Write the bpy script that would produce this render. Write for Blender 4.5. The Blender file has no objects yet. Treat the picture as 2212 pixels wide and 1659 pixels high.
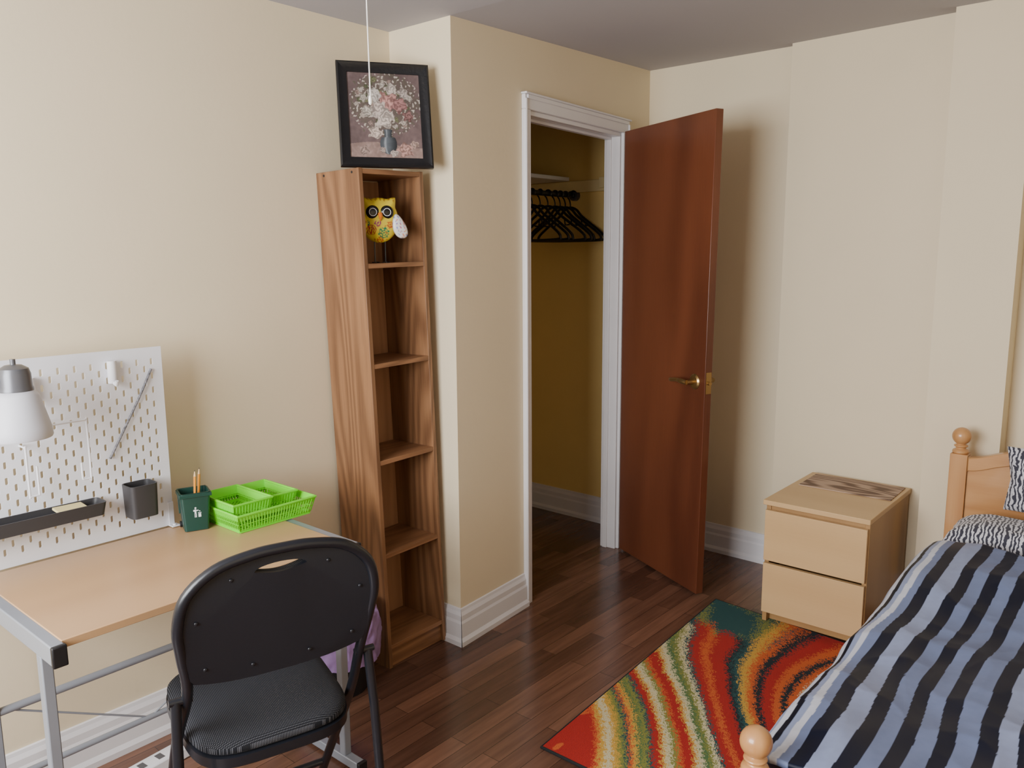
import bpy, math, random
from mathutils import Vector, Matrix, noise
random.seed(7)
SC = bpy.context.scene.collection
R = math.radians
def C(r, g, b):
    def f(x):
        x = x/255.0
        return x/12.92 if x <= .04045 else ((x+.055)/1.055)**2.4
    return (f(r), f(g), f(b), 1.0)

# ------------------------------------------------------------------ materials
def base_mat(name, rough=.5, spec=.5, metal=0.0):
    m = bpy.data.materials.new(name); m.use_nodes = True
    nt = m.node_tree; b = nt.nodes['Principled BSDF']
    b.inputs['Roughness'].default_value = rough
    b.inputs['Metallic'].default_value = metal
    b.inputs['Specular IOR Level'].default_value = spec
    return m, nt, b
def nd(nt, typ, **kw):
    n = nt.nodes.new(typ)
    for k, v in kw.items():
        setattr(n, k, v)
    return n
def mat_plain(name, col, rough=.5, metal=0.0, spec=.5, var=.06, scale=12, bump=0.0, bscale=200, coat=0.0):
    m, nt, b = base_mat(name, rough, spec, metal)
    tc = nd(nt, 'ShaderNodeTexCoord'); no = nd(nt, 'ShaderNodeTexNoise')
    no.inputs['Scale'].default_value = scale
    nt.links.new(tc.outputs['Object'], no.inputs['Vector'])
    cr = nd(nt, 'ShaderNodeValToRGB')
    cr.color_ramp.elements[0].position = .3; cr.color_ramp.elements[1].position = .7
    cr.color_ramp.elements[0].color = tuple(c*(1-var) for c in col[:3])+(1,)
    cr.color_ramp.elements[1].color = tuple(min(1, c*(1+var)) for c in col[:3])+(1,)
    nt.links.new(no.outputs[0], cr.inputs[0]); nt.links.new(cr.outputs[0], b.inputs['Base Color'])
    b.inputs['Coat Weight'].default_value = coat
    if bump > 0:
        n2 = nd(nt, 'ShaderNodeTexNoise'); n2.inputs['Scale'].default_value = bscale
        nt.links.new(tc.outputs['Object'], n2.inputs['Vector'])
        bp = nd(nt, 'ShaderNodeBump'); bp.inputs['Strength'].default_value = bump; bp.inputs['Distance'].default_value = .002
        nt.links.new(n2.outputs[0], bp.inputs['Height']); nt.links.new(bp.outputs[0], b.inputs['Normal'])
    return m
def mat_wood(name, dark, light, axis=2, scale=7, stretch=.12, rings=9, fine=.35, rough=.4, contrast=.55, coat=0.0):
    m, nt, b = base_mat(name, rough)
    b.inputs['Coat Weight'].default_value = coat
    tc = nd(nt, 'ShaderNodeTexCoord'); mp = nd(nt, 'ShaderNodeMapping')
    s = [1.0, 1.0, 1.0]; s[axis] = stretch
    mp.inputs['Scale'].default_value = s
    nt.links.new(tc.outputs['Object'], mp.inputs['Vector'])
    n1 = nd(nt, 'ShaderNodeTexNoise'); n1.inputs['Scale'].default_value = scale; n1.inputs['Detail'].default_value = 1.0
    nt.links.new(mp.outputs[0], n1.inputs['Vector'])
    mu = nd(nt, 'ShaderNodeMath', operation='MULTIPLY'); mu.inputs[1].default_value = rings*6.283
    nt.links.new(n1.outputs[0], mu.inputs[0])
    si = nd(nt, 'ShaderNodeMath', operation='SINE'); nt.links.new(mu.outputs[0], si.inputs[0])
    ma = nd(nt, 'ShaderNodeMath', operation='MULTIPLY_ADD'); ma.inputs[1].default_value = .5*contrast; ma.inputs[2].default_value = .5
    nt.links.new(si.outputs[0], ma.inputs[0])
    mp2 = nd(nt, 'ShaderNodeMapping'); s2 = [1.0, 1.0, 1.0]; s2[axis] = .03
    mp2.inputs['Scale'].default_value = s2
    nt.links.new(tc.outputs['Object'], mp2.inputs['Vector'])
    n2 = nd(nt, 'ShaderNodeTexNoise'); n2.inputs['Scale'].default_value = 220; n2.inputs['Detail'].default_value = 3
    nt.links.new(mp2.outputs[0], n2.inputs['Vector'])
    mx = nd(nt, 'ShaderNodeMath', operation='MULTIPLY_ADD'); mx.inputs[1].default_value = fine
    sb = nd(nt, 'ShaderNodeMath', operation='SUBTRACT'); sb.inputs[1].default_value = .5
    nt.links.new(n2.outputs[0], sb.inputs[0]); nt.links.new(sb.outputs[0], mx.inputs[0]); nt.links.new(ma.outputs[0], mx.inputs[2])
    cr = nd(nt, 'ShaderNodeValToRGB'); cr.color_ramp.elements[0].color = dark; cr.color_ramp.elements[1].color = light
    cr.color_ramp.elements[0].position = .15; cr.color_ramp.elements[1].position = .85
    nt.links.new(mx.outputs[0], cr.inputs[0]); nt.links.new(cr.outputs[0], b.inputs['Base Color'])
    return m
def mat_attr(name, rough=.7, noise_amt=.0, nscale=300, sheen=0.0, bump=0.0, spec=.3):
    m, nt, b = base_mat(name, rough, spec)
    at = nd(nt, 'ShaderNodeAttribute'); at.attribute_name = 'Col'
    b.inputs['Sheen Weight'].default_value = sheen
    tc = nd(nt, 'ShaderNodeTexCoord'); no = nd(nt, 'ShaderNodeTexNoise'); no.inputs['Scale'].default_value = nscale
    nt.links.new(tc.outputs['Object'], no.inputs['Vector'])
    mr = nd(nt, 'ShaderNodeMapRange'); mr.inputs['From Min'].default_value = .3; mr.inputs['From Max'].default_value = .7
    mr.inputs['To Min'].default_value = 1-noise_amt; mr.inputs['To Max'].default_value = 1+noise_amt
    nt.links.new(no.outputs[0], mr.inputs['Value'])
    mx = nd(nt, 'ShaderNodeVectorMath', operation='MULTIPLY')
    nt.links.new(at.outputs['Color'], mx.inputs[0]); nt.links.new(mr.outputs[0], mx.inputs[1])
    nt.links.new(mx.outputs[0], b.inputs['Base Color'])
    if bump > 0:
        bp = nd(nt, 'ShaderNodeBump'); bp.inputs['Strength'].default_value = bump; bp.inputs['Distance'].default_value = .003
        nt.links.new(no.outputs[0], bp.inputs['Height']); nt.links.new(bp.outputs[0], b.inputs['Normal'])
    return m
def mat_floor():
    m, nt, b = base_mat('laminate_floor', .23, .6)
    tc = nd(nt, 'ShaderNodeTexCoord')
    br = nd(nt, 'ShaderNodeTexBrick'); br.offset = .37; br.offset_frequency = 2
    br.inputs['Scale'].default_value = 1.0; br.inputs['Brick Width'].default_value = .62
    br.inputs['Row Height'].default_value = .066; br.inputs['Mortar Size'].default_value = .0010
    br.inputs['Color1'].default_value = C(124, 88, 70); br.inputs['Color2'].default_value = C(84, 57, 45)
    br.inputs['Mortar'].default_value = C(58, 38, 30)
    nt.links.new(tc.outputs['Object'], br.inputs['Vector'])
    mp = nd(nt, 'ShaderNodeMapping'); mp.inputs['Scale'].default_value = (.09, 1, 1)
    nt.links.new(tc.outputs['Object'], mp.inputs['Vector'])
    no = nd(nt, 'ShaderNodeTexNoise'); no.inputs['Scale'].default_value = 42; no.inputs['Detail'].default_value = 5
    nt.links.new(mp.outputs[0], no.inputs['Vector'])
    mr = nd(nt, 'ShaderNodeMapRange'); mr.inputs['From Min'].default_value = .3; mr.inputs['From Max'].default_value = .7
    mr.inputs['To Min'].default_value = .74; mr.inputs['To Max'].default_value = 1.2
    nt.links.new(no.outputs[0], mr.inputs['Value'])
    mx = nd(nt, 'ShaderNodeVectorMath', operation='MULTIPLY')
    nt.links.new(br.outputs['Color'], mx.inputs[0]); nt.links.new(mr.outputs[0], mx.inputs[1])
    nt.links.new(mx.outputs[0], b.inputs['Base Color'])
    return m
def mat_wave(name, c1, c2, scale, dist, rough=.7, direction='X', sharp=(.42, .58), sheen=0.0):
    m, nt, b = base_mat(name, rough, .3)
    b.inputs['Sheen Weight'].default_value = sheen
    tc = nd(nt, 'ShaderNodeTexCoord'); wv = nd(nt, 'ShaderNodeTexWave'); wv.bands_direction = direction
    wv.inputs['Scale'].default_value = scale; wv.inputs['Distortion'].default_value = dist; wv.inputs['Detail Scale'].default_value = 1.6
    nt.links.new(tc.outputs['Object'], wv.inputs['Vector'])
    cr = nd(nt, 'ShaderNodeValToRGB'); cr.color_ramp.elements[0].color = c1; cr.color_ramp.elements[1].color = c2
    cr.color_ramp.elements[0].position = sharp[0]; cr.color_ramp.elements[1].position = sharp[1]
    nt.links.new(wv.outputs['Color'], cr.inputs[0]); nt.links.new(cr.outputs[0], b.inputs['Base Color'])
    return m
def mat_weave(name, c1, c2, scale=160):
    m, nt, b = base_mat(name, .9, .2)
    tc = nd(nt, 'ShaderNodeTexCoord')
    w1 = nd(nt, 'ShaderNodeTexWave'); w1.bands_direction = 'X'; w1.inputs['Scale'].default_value = scale*.31
    w2 = nd(nt, 'ShaderNodeTexWave'); w2.bands_direction = 'Y'; w2.inputs['Scale'].default_value = scale*.31
    nt.links.new(tc.outputs['Object'], w1.inputs['Vector']); nt.links.new(tc.outputs['Object'], w2.inputs['Vector'])
    mu = nd(nt, 'ShaderNodeMath', operation='MULTIPLY'); nt.links.new(w1.outputs['Fac'], mu.inputs[0]); nt.links.new(w2.outputs['Fac'], mu.inputs[1])
    cr = nd(nt, 'ShaderNodeValToRGB'); cr.color_ramp.elements[0].color = c1; cr.color_ramp.elements[1].color = c2
    cr.color_ramp.elements[0].position = .35; cr.color_ramp.elements[1].position = .75
    nt.links.new(mu.outputs[0], cr.inputs[0]); nt.links.new(cr.outputs[0], b.inputs['Base Color'])
    bp = nd(nt, 'ShaderNodeBump'); bp.inputs['Strength'].default_value = .4; bp.inputs['Distance'].default_value = .001
    nt.links.new(mu.outputs[0], bp.inputs['Height']); nt.links.new(bp.outputs[0], b.inputs['Normal'])
    return m

M_wall = mat_plain('cream_wall_paint', C(228, 213, 182), .6, var=.015, scale=3, bump=.15, bscale=60)
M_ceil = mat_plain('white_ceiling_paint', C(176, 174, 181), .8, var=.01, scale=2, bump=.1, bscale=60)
M_yell = mat_plain('yellow_closet_paint', C(242, 212, 138), .6, var=.02, scale=3)
M_trim = mat_plain('white_gloss_trim_paint', C(226, 224, 226), .35, var=.02, scale=5)
M_floor = mat_floor()
M_door = mat_wood('cherry_stained_door', C(86, 46, 31), C(110, 62, 41), 2, 3.0, .18, 2.5, .5, .30, .55)
M_oak = mat_wood('oak_laminate_upright', C(104, 71, 47), C(150, 109, 75), 2, 5.0, .09, 16, .65, .42, .45)
M_oakh = mat_wood('oak_laminate_shelf', C(112, 76, 50), C(156, 112, 77), 0, 6, .12, 12, .6, .42, .4)
M_oakb = mat_wood('oak_laminate_back', C(150, 108, 78), C(178, 134, 100), 2, 5, .12, 9, .4, .5, .3)
M_maple = mat_wood('maple_desk_laminate', C(180, 142, 102), C(192, 154, 112), 0, 3, .1, 3, .25, .33, .4)
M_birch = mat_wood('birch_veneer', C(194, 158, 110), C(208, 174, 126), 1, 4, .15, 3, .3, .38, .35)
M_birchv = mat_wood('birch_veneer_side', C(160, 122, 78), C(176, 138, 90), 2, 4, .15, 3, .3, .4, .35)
M_pine = mat_wood('lacquered_pine', C(178, 124, 74), C(200, 150, 98), 2, 8, .15, 5, .3, .3, .5, .3)
M_pineh = mat_wood('lacquered_pine_rail', C(178, 124, 74), C(200, 150, 98), 1, 8, .15, 5, .3, .3, .5, .3)
M_matwood = mat_wood('woodgrain_print_mat', C(108, 84, 70), C(184, 158, 138), 1, 7, .14, 16, .2, .7, .9)
M_steel = mat_plain('grey_powder_coated_steel', C(146, 151, 160), .4, .3, var=.02)
M_blackpl = mat_plain('black_plastic', C(22, 22, 25), .45, var=.05)
M_blackmt = mat_plain('black_enamel_metal', C(24, 26, 32), .3, .0, var=.03)
M_vinyl = mat_plain('black_vinyl', C(20, 23, 31), .5, var=.05, bump=.15, bscale=400)
M_weave = mat_weave('charcoal_dotted_fabric', C(26, 27, 31), C(96, 98, 104), 300)
M_white = mat_plain('white_painted_metal', C(230, 231, 236), .45, var=.01)
M_shade = mat_plain('frosted_white_plastic', C(204, 205, 212), .5, var=.01)
M_grey = mat_plain('grey_metal_cap', C(98, 99, 104), .35, .4, var=.02)
M_char = mat_plain('charcoal_plastic', C(52, 51, 53), .5, var=.03)
M_note = mat_plain('yellow_note_paper', C(214, 198, 140), .8, var=.02)
M_lime = mat_plain('lime_green_plastic', C(118, 222, 40), .4, var=.02)
M_dgreen = mat_plain('dark_green_plastic', C(24, 62, 54), .35, var=.04)
M_pencil = mat_plain('yellow_pencil_paint', C(230, 150, 50), .4, var=.02)
M_pwood = mat_plain('bare_pencil_wood', C(220, 186, 140), .7, var=.02)
M_brass = mat_plain('aged_brass', C(176, 146, 96), .28, .9, var=.05)
M_framebk = mat_plain('black_frame_lacquer', C(17, 17, 20), .35, var=.1, bump=.3, bscale=90)
M_bag = mat_plain('purple_bin_liner', C(150, 122, 172), .35, var=.12, scale=30)
M_cord = mat_plain('white_cord', C(225, 222, 215), .6, var=.01)
M_cream = mat_plain('cream_painted_wood', C(236, 216, 160), .55, var=.03)
M_elastic = mat_plain('grey_striped_cord', C(120, 120, 126), .7, var=.5, scale=160)
M_attr_rug = mat_attr('swirl_rug_pile', .95, .35, 420, .03, .8)
M_attr_pic = mat_attr('flower_print', .45, .12, 60)
M_attr_bed = mat_attr('satin_striped_comforter', .5, .04, 40, .0, 0, .22)
M_attr_owl = mat_attr('painted_enamel_owl', .25, .03, 60)
M_zebra = mat_wave('zebra_print_cotton', C(58, 58, 70), C(206, 206, 214), 24, 7, .8, 'Y', (.42, .56), .2)
M_matt = mat_plain('white_mattress_ticking', C(205, 205, 205), .85, var=.02)
M_rugbk = mat_plain('black_rug_binding', C(20, 22, 24), .9, var=.1)
M_orange = mat_plain('orange_enamel', C(220, 120, 30), .35, var=.02)
M_eye = mat_plain('gloss_black_eye', C(14, 12, 12), .15, var=.01)

# ------------------------------------------------------------------ builders
class MB:
    def __init__(s):
        s.v = []; s.f = []; s.col = None
    def add(s, vs, fs):
        o = len(s.v); s.v += [tuple(v) for v in vs]; s.f += [tuple(i+o for i in f) for f in fs]
    def box(s, x0, x1, y0, y1, z0, z1):
        s.add([(x0,y0,z0),(x1,y0,z0),(x1,y1,z0),(x0,y1,z0),(x0,y0,z1),(x1,y0,z1),(x1,y1,z1),(x0,y1,z1)],
              [(0,3,2,1),(4,5,6,7),(0,1,5,4),(1,2,6,5),(2,3,7,6),(3,0,4,7)])
    def prism(s, poly, z0, z1):
        n = len(poly)
        z0s = z0 if isinstance(z0, (list, tuple)) else [z0]*n
        z1s = z1 if isinstance(z1, (list, tuple)) else [z1]*n
        vs = [(p[0], p[1], z0s[i]) for i, p in enumerate(poly)] + [(p[0], p[1], z1s[i]) for i, p in enumerate(poly)]
        fs = [tuple(reversed(range(n))), tuple(range(n, 2*n))] + [(i, (i+1) % n, n+(i+1) % n, n+i) for i in range(n)]
        s.add(vs, fs)
    def tube(s, pts, r, n=10, closed=False):
        pts = [Vector(p) for p in pts]; m = len(pts)
        rs = r if isinstance(r, (list, tuple)) else [r]*m
        vs = []; up = None
        for i in range(m):
            if closed: t = pts[(i+1) % m]-pts[i-1]
            else: t = pts[min(i+1, m-1)]-pts[max(i-1, 0)]
            t.normalize()
            if up is None:
                up = Vector((0, 0, 1)) if abs(t.z) < .9 else Vector((1, 0, 0))
            up = (up - t*up.dot(t)).normalized(); sd = t.cross(up)
            for k in range(n):
                a = 2*math.pi*(k+.5)/n
                vs.append(pts[i]+(up*math.cos(a)+sd*math.sin(a))*rs[i])
        fs = []
        for i in range(m if closed else m-1):
            j = (i+1) % m
            for k in range(n):
                k2 = (k+1) % n
                fs.append((i*n+k, i*n+k2, j*n+k2, j*n+k))
        if not closed:
            fs.append(tuple(reversed(range(n)))); fs.append(tuple(range((m-1)*n, m*n)))
        s.add(vs, fs)
    def cyl(s, p, q, r, n=16, r2=None):
        s.tube([p, q], [r, r if r2 is None else r2], n)
    def lathe(s, prof, c=(0, 0, 0), n=24, ax=1.0):
        vs = []; m = len(prof)
        for r, z in prof:
            for k in range(n):
                a = 2*math.pi*k/n
                vs.append((c[0]+r*math.cos(a), c[1]+r*math.sin(a)*ax, c[2]+z))
        fs = [(i*n+k, i*n+(k+1) % n, (i+1)*n+(k+1) % n, (i+1)*n+k) for i in range(m-1) for k in range(n)]
        fs.append(tuple(reversed(range(n)))); fs.append(tuple(range((m-1)*n, m*n)))
        s.add(vs, fs)
    def ball(s, c, r, n=18, sc=(1, 1, 1)):
        m = n//2; vs = []
        for i in range(1, m):
            ph = math.pi*i/m
            for k in range(n):
                a = 2*math.pi*k/n
                vs.append((c[0]+sc[0]*r*math.sin(ph)*math.cos(a), c[1]+sc[1]*r*math.sin(ph)*math.sin(a), c[2]-sc[2]*r*math.cos(ph)))
        fs = [(i*n+k, i*n+(k+1) % n, (i+1)*n+(k+1) % n, (i+1)*n+k) for i in range(m-2) for k in range(n)]
        b = len(vs); vs.append((c[0], c[1], c[2]-sc[2]*r)); vs.append((c[0], c[1], c[2]+sc[2]*r))
        for k in range(n):
            fs.append((b, (k+1) % n, k)); fs.append((b+1, (m-2)*n+k, (m-2)*n+(k+1) % n))
        s.add(vs, fs)
    def grid(s, nx, ny, fn):
        vs = [fn(i/(nx-1), j/(ny-1)) for j in range(ny) for i in range(nx)]
        fs = [(j*nx+i, j*nx+i+1, (j+1)*nx+i+1, (j+1)*nx+i) for j in range(ny-1) for i in range(nx-1)]
        s.add(vs, fs)
    def build(s, name, mat, parent=None, loc=(0, 0, 0), rot=(0, 0, 0), smooth=True, bevel=0, ang=38, solid=0):
        me = bpy.data.meshes.new(name); me.from_pydata(s.v, [], s.f); me.update()
        if s.col:
            ca = me.color_attributes.new('Col', 'FLOAT_COLOR', 'POINT')
            flat = []
            for c in s.col: flat += [c[0], c[1], c[2], 1.0]
            ca.data.foreach_set('color', flat)
        me.materials.append(mat)
        if smooth:
            me.polygons.foreach_set('use_smooth', [True]*len(me.polygons)); me.set_sharp_from_angle(angle=R(ang))
        ob = bpy.data.objects.new(name, me); SC.objects.link(ob)
        ob.location = loc; ob.rotation_euler = rot
        if parent: ob.parent = parent
        if solid:
            md = ob.modifiers.new('solid', 'SOLIDIFY'); md.thickness = solid; md.offset = -1
        if bevel:
            md = ob.modifiers.new('bevel', 'BEVEL'); md.width = bevel; md.segments = 2; md.limit_method = 'ANGLE'; md.angle_limit = R(40)
        return ob
def tag(o, label, cat, group=None, kind=None):
    o['label'] = label; o['category'] = cat
    if group: o['group'] = group
    if kind: o['kind'] = kind
    return o
def thing(name, label, cat, loc=(0, 0, 0), rot=(0, 0, 0), group=None):
    e = bpy.data.objects.new(name, None); e.empty_display_size = .1; SC.objects.link(e)
    e.location = loc; e.rotation_euler = rot
    return tag(e, label, cat, group)
def struct(o, label=None):
    o['kind'] = 'structure'
    if label: o['label'] = label
    return o
def crom(pts, k=6, closed=False):
    P = [Vector(p) for p in pts]; n = len(P); out = []
    rng = range(n) if closed else range(n-1)
    for i in rng:
        if closed: a, b, c, d = P[i-1], P[i], P[(i+1) % n], P[(i+2) % n]
        else: a, b, c, d = P[max(i-1, 0)], P[i], P[i+1], P[min(i+2, n-1)]
        for j in range(k):
            t = j/k
            out.append(.5*((2*b)+(c-a)*t+(2*a-5*b+4*c-d)*t*t+(-a+3*b-3*c+d)*t**3))
    if not closed: out.append(P[-1])
    return out
def sstep(x):
    x = min(1, max(0, x)); return x*x*(3-2*x)
def plate(name, outer, holes, th, mat, parent, mapf, smooth=True, bevel=0):
    import bmesh
    bm = bmesh.new(); edges = []
    for lp in [outer]+holes:
        vs = [bm.verts.new((p[0], 0, p[1])) for p in lp]
        for i in range(len(vs)): edges.append(bm.edges.new((vs[i], vs[(i+1) % len(vs)])))
    bmesh.ops.triangle_fill(bm, edges=edges, use_beauty=True)
    r = bmesh.ops.extrude_face_region(bm, geom=bm.faces[:])
    for g in r['geom']:
        if isinstance(g, bmesh.types.BMVert): g.co.y += th
    bmesh.ops.recalc_face_normals(bm, faces=bm.faces[:])
    for v in bm.verts: v.co = Vector(mapf(v.co.x, v.co.y, v.co.z))
    me = bpy.data.meshes.new(name); bm.to_mesh(me); bm.free(); me.materials.append(mat)
    if smooth:
        me.polygons.foreach_set('use_smooth', [True]*len(me.polygons)); me.set_sharp_from_angle(angle=R(38))
    ob = bpy.data.objects.new(name, me); SC.objects.link(ob); ob.parent = parent
    return ob

# ------------------------------------------------------------------ room shell
CZ0, CZ1 = 2.284, 2.362
def seg_wall(name, p0, p1, th, z0, z1, mat):
    p0 = Vector(p0); p1 = Vector(p1); d = (p1-p0).normalized(); n = Vector((-d.y, d.x))*th
    mb = MB(); mb.prism([p0, p1, p1+n, p0+n], z0, z1)
    return struct(mb.build(name, mat, smooth=False))
fl = MB(); fl.box(-1.15, 3.85, -1.05, 3.3, -.08, 0)
struct(fl.build('floor', M_floor, smooth=False), 'dark walnut laminate plank floor')
cl = MB()
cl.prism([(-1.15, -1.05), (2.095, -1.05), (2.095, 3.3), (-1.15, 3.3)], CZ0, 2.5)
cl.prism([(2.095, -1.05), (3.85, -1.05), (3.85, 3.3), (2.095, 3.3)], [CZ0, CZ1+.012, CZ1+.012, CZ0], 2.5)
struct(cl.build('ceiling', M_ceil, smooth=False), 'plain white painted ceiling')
A = Vector((2.095, 2.055)); B = Vector((3.62, 2.185)); dW = (B-A).normalized(); nW = Vector((dW.y, -dW.x))
seg_wall('wall_north', (-1.1, 2.37), (2.2, 2.37), .12, 0, 2.45, M_wall)
def Wp(s, n=0):
    p = A+dW*s-nW*n
    return (p.x, p.y)
s0, s1, zh, wt, cwd = .462, 1.236, 2.035, .075, .040
wm = MB()
wm.prism([Wp(0), Wp(s0), Wp(s0, wt), Wp(0.01, wt)], 0, 2.45)
wm.prism([Wp(s1), Wp(1.65), Wp(1.65, wt), Wp(s1, wt)], 0, 2.45)
wm.prism([Wp(s0), Wp(s1), Wp(s1, wt), Wp(s0, wt)], zh, 2.45)
wm.prism([(2.095, 2.057), (2.195, 2.080), (2.195, 3.25), (2.095, 3.25)], 0, 2.45)
struct(wm.build('wall_closet', M_wall, smooth=False), 'cream painted closet partition with doorway')
ym = MB()
ym.prism([(2.2, 3.15), (3.7, 3.15), (3.7, 3.25), (2.2, 3.25)], 0, 2.45)
ym.prism([(3.62, 2.27), (3.75, 2.27), (3.75, 3.25), (3.62, 3.25)], 0, 2.45)
struct(ym.build('wall_closet_interior', M_yell, smooth=False), 'mustard yellow closet interior walls')
em = MB()
em.prism([(3.62, 1.40), (3.75, 1.40), (3.75, 2.268), (3.62, 2.268)], 0, 2.45)
em.prism([(3.560, 1.45), (3.515, .80), (3.75, .70), (3.75, 1.45)], 0, 2.45)
em.prism([(3.42, .79), (3.42, .53), (3.75, .53), (3.75, .79)], 0, 2.45)
em.prism([(3.54, .56), (3.54, -1.0), (3.75, -1.0), (3.75, .56)], 0, 2.45)
struct(em.build('wall_east', M_wall, smooth=False), 'cream wall with stepped chimney breast')
seg_wall('wall_south', (3.75, -.95), (-1.1, -.95), -.1, 0, 2.45, M_wall)
WY0, WY1, WZ0, WZ1 = .42, 2.10, .95, 2.2
wv = MB()
wv.box(-1.15, -1.05, -1.0, WY0, 0, 2.45); wv.box(-1.15, -1.05, WY1, 2.5, 0, 2.45)
wv.box(-1.15, -1.05, WY0, WY1, 0, WZ0); wv.box(-1.15, -1.05, WY0, WY1, WZ1, 2.45)
struct(wv.build('wall_west', M_wall, smooth=False))
wf = MB()
for y in (WY0, (WY0+WY1)/2-.02, WY1-.04): wf.box(-1.12, -1.08, y, y+.04, WZ0, WZ1)
for z in (WZ0, 1.55, WZ1-.04): wf.box(-1.12, -1.08, WY0+.04, WY1-.04, z, z+.04)
struct(wf.build('window_1', M_trim, smooth=False))

BP = [(0, 0), (.030, 0), (.030, .018), (.020, .030), (.018, .085), (.014, .095), (.014, .115), (.008, .128), (.006, .138), (0, .140)]
def baseboard(name, p0, p1, e0=0, e1=0):
    p0 = Vector(p0); p1 = Vector(p1); d = (p1-p0).normalized(); n = Vector((d.y, -d.x))
    vs = []
    for p, e in ((p0, -e0), (p1, e1)):
        for t, z in BP:
            q = p+n*t+d*(e*t)
            vs.append((q.x, q.y, z))
    k = len(BP); fs = [(i, (i+1) % k, k+(i+1) % k, k+i) for i in range(k)]+[tuple(range(k)), tuple(reversed(range(k, 2*k)))]
    mb = MB(); mb.add(vs, fs)
    return struct(mb.build(name, M_trim, smooth=False), 'white moulded baseboard')
baseboard('baseboard_north', (-1.05, 2.37), (2.095, 2.37), 0, -1)
baseboard('baseboard_return', (2.095, 2.37), (2.095, 2.055), -1, 1)
baseboard('baseboard_closet', Wp(0), Wp(s0-cwd), 1, 0)
baseboard('baseboard_closet_jamb', Wp(s1+cwd), Wp(1.53), 0, 0)
baseboard('baseboard_closet_interior', (3.62, 3.15), (3.62, 2.28))
baseboard('baseboard_closet_back', (2.2, 3.15), (3.62, 3.15))
baseboard('baseboard_east', (3.62, 2.16), (3.62, 1.45))
baseboard('baseboard_chimney', (3.560, 1.45), (3.515, .80))

def Wbox(mb, sa, sb, na, nb, z0, z1):
    mb.prism([Wp(sa, na), Wp(sb, na), Wp(sb, nb), Wp(sa, nb)], z0, z1)
t = MB()
Wbox(t, s0-cwd, s0, -.018, 0, 0, zh); Wbox(t, s0-cwd, s0-.028, -.024, -.018, 0, zh+cwd)
Wbox(t, s1, s1+.055, -.018, 0, 0, zh); Wbox(t, s1+.041, s1+.055, -.024, -.018, 0, zh+cwd)
Wbox(t, s0-cwd, s1+.055, -.018, 0, zh, zh+.055); Wbox(t, s0-.028, s1+.041, -.024, -.018, zh+.038, zh+.055)
Wbox(t, s0-cwd-.004, s1+.059, -.028, 0, zh+.055, zh+.063)
struct(t.build('trim_1', M_trim, smooth=False, bevel=.003), 'white moulded door casing')
t = MB()
Wbox(t, s0, s0+.014, -.004, wt+.004, 0, zh); Wbox(t, s1-.014, s1, -.004, wt+.004, 0, zh); Wbox(t, s0, s1, -.004, wt+.004, zh-.018, zh)
Wbox(t, s0+.014, s0+.022, .04, .065, 0, zh-.018); Wbox(t, s1-.022, s1-.014, .04, .065, 0, zh-.018); Wbox(t, s0+.014, s1-.014, .04, .065, zh-.03, zh-.018)
struct(t.build('trim_2', M_trim, smooth=False, bevel=.002), 'white door jamb with stop')
t = MB()
t.box(3.595, 3.62, 2.28, 3.15, 1.80, 1.86); t.box(3.585, 3.62, 2.28, 2.46, 1.815, 1.87); t.box(2.2, 3.6, 3.12, 3.15, 1.79, 1.855)
struct(t.build('trim_3', M_cream, smooth=False, bevel=.003), 'cream painted wooden shelf cleats')

# open door
hx, hy = 3.312, 2.128
ex, ey = 3.049, 1.561
dd = Vector((ex-hx, ey-hy)); dl = dd.length; da = math.atan2(dd.y, dd.x)
dm = MB()
tp = .035
dm.add([(0, 0, 0), (dl, 0, 0), (dl, .036, 0), (0, .036, 0), (0, 0, 2.025), (dl+tp, 0, 2.025), (dl+tp, .036, 2.025), (0, .036, 2.025)],
       [(0,3,2,1),(4,5,6,7),(0,1,5,4),(1,2,6,5),(2,3,7,6),(3,0,4,7)])
door = struct(dm.build('door_1', M_door, loc=(hx, hy, .012), rot=(0, 0, da), bevel=.002), 'reddish-brown stained flat wooden door standing open')
nloc = Vector((-math.sin(da), math.cos(da))); side = 1 if nloc.dot(Vector((-hx, -hy))) > 0 else -1
dm_ = dl+tp*.46
def handle(sd):
    y0 = .036 if sd > 0 else 0.0
    e = bpy.data.objects.new('handle', None); SC.objects.link(e); e.parent = door; e.location = (dm_-.065, y0, .93)
    m = MB()
    m.tube([(0, 0, 0), (0, sd*.004, 0), (0, sd*.010, 0)], [.033, .033, .026], 28)
    m.build('rosette', M_brass, e)
    m = MB()
    m.tube([(0, sd*.008, 0), (0, sd*.045, 0)], .0105, 14)
    pts = crom([(.006, sd*.05, .0), (-.02, sd*.055, .003), (-.06, sd*.052, .004), (-.105, sd*.046, -.002), (-.118, sd*.040, -.003)], 5)
    m.tube(pts, [.011 if i < 8 else .009 for i in range(len(pts))], 12)
    m.build('lever', M_brass, e)
handle(side); handle(-side)
m = MB(); m.box(dm_-.003, dm_+.0025, .005, .031, .885, .975); m.cyl((dm_+.002, .018, .93), (dm_+.014, .018, .93), .008, 10)
m.build('latch_plate', M_brass, door)
for hz in (.2, 1.0, 1.8):
    m = MB(); m.cyl((-.004, .018, hz-.045), (-.004, .018, hz+.045), .006, 10); m.build('hinge', M_brass, door)

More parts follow.
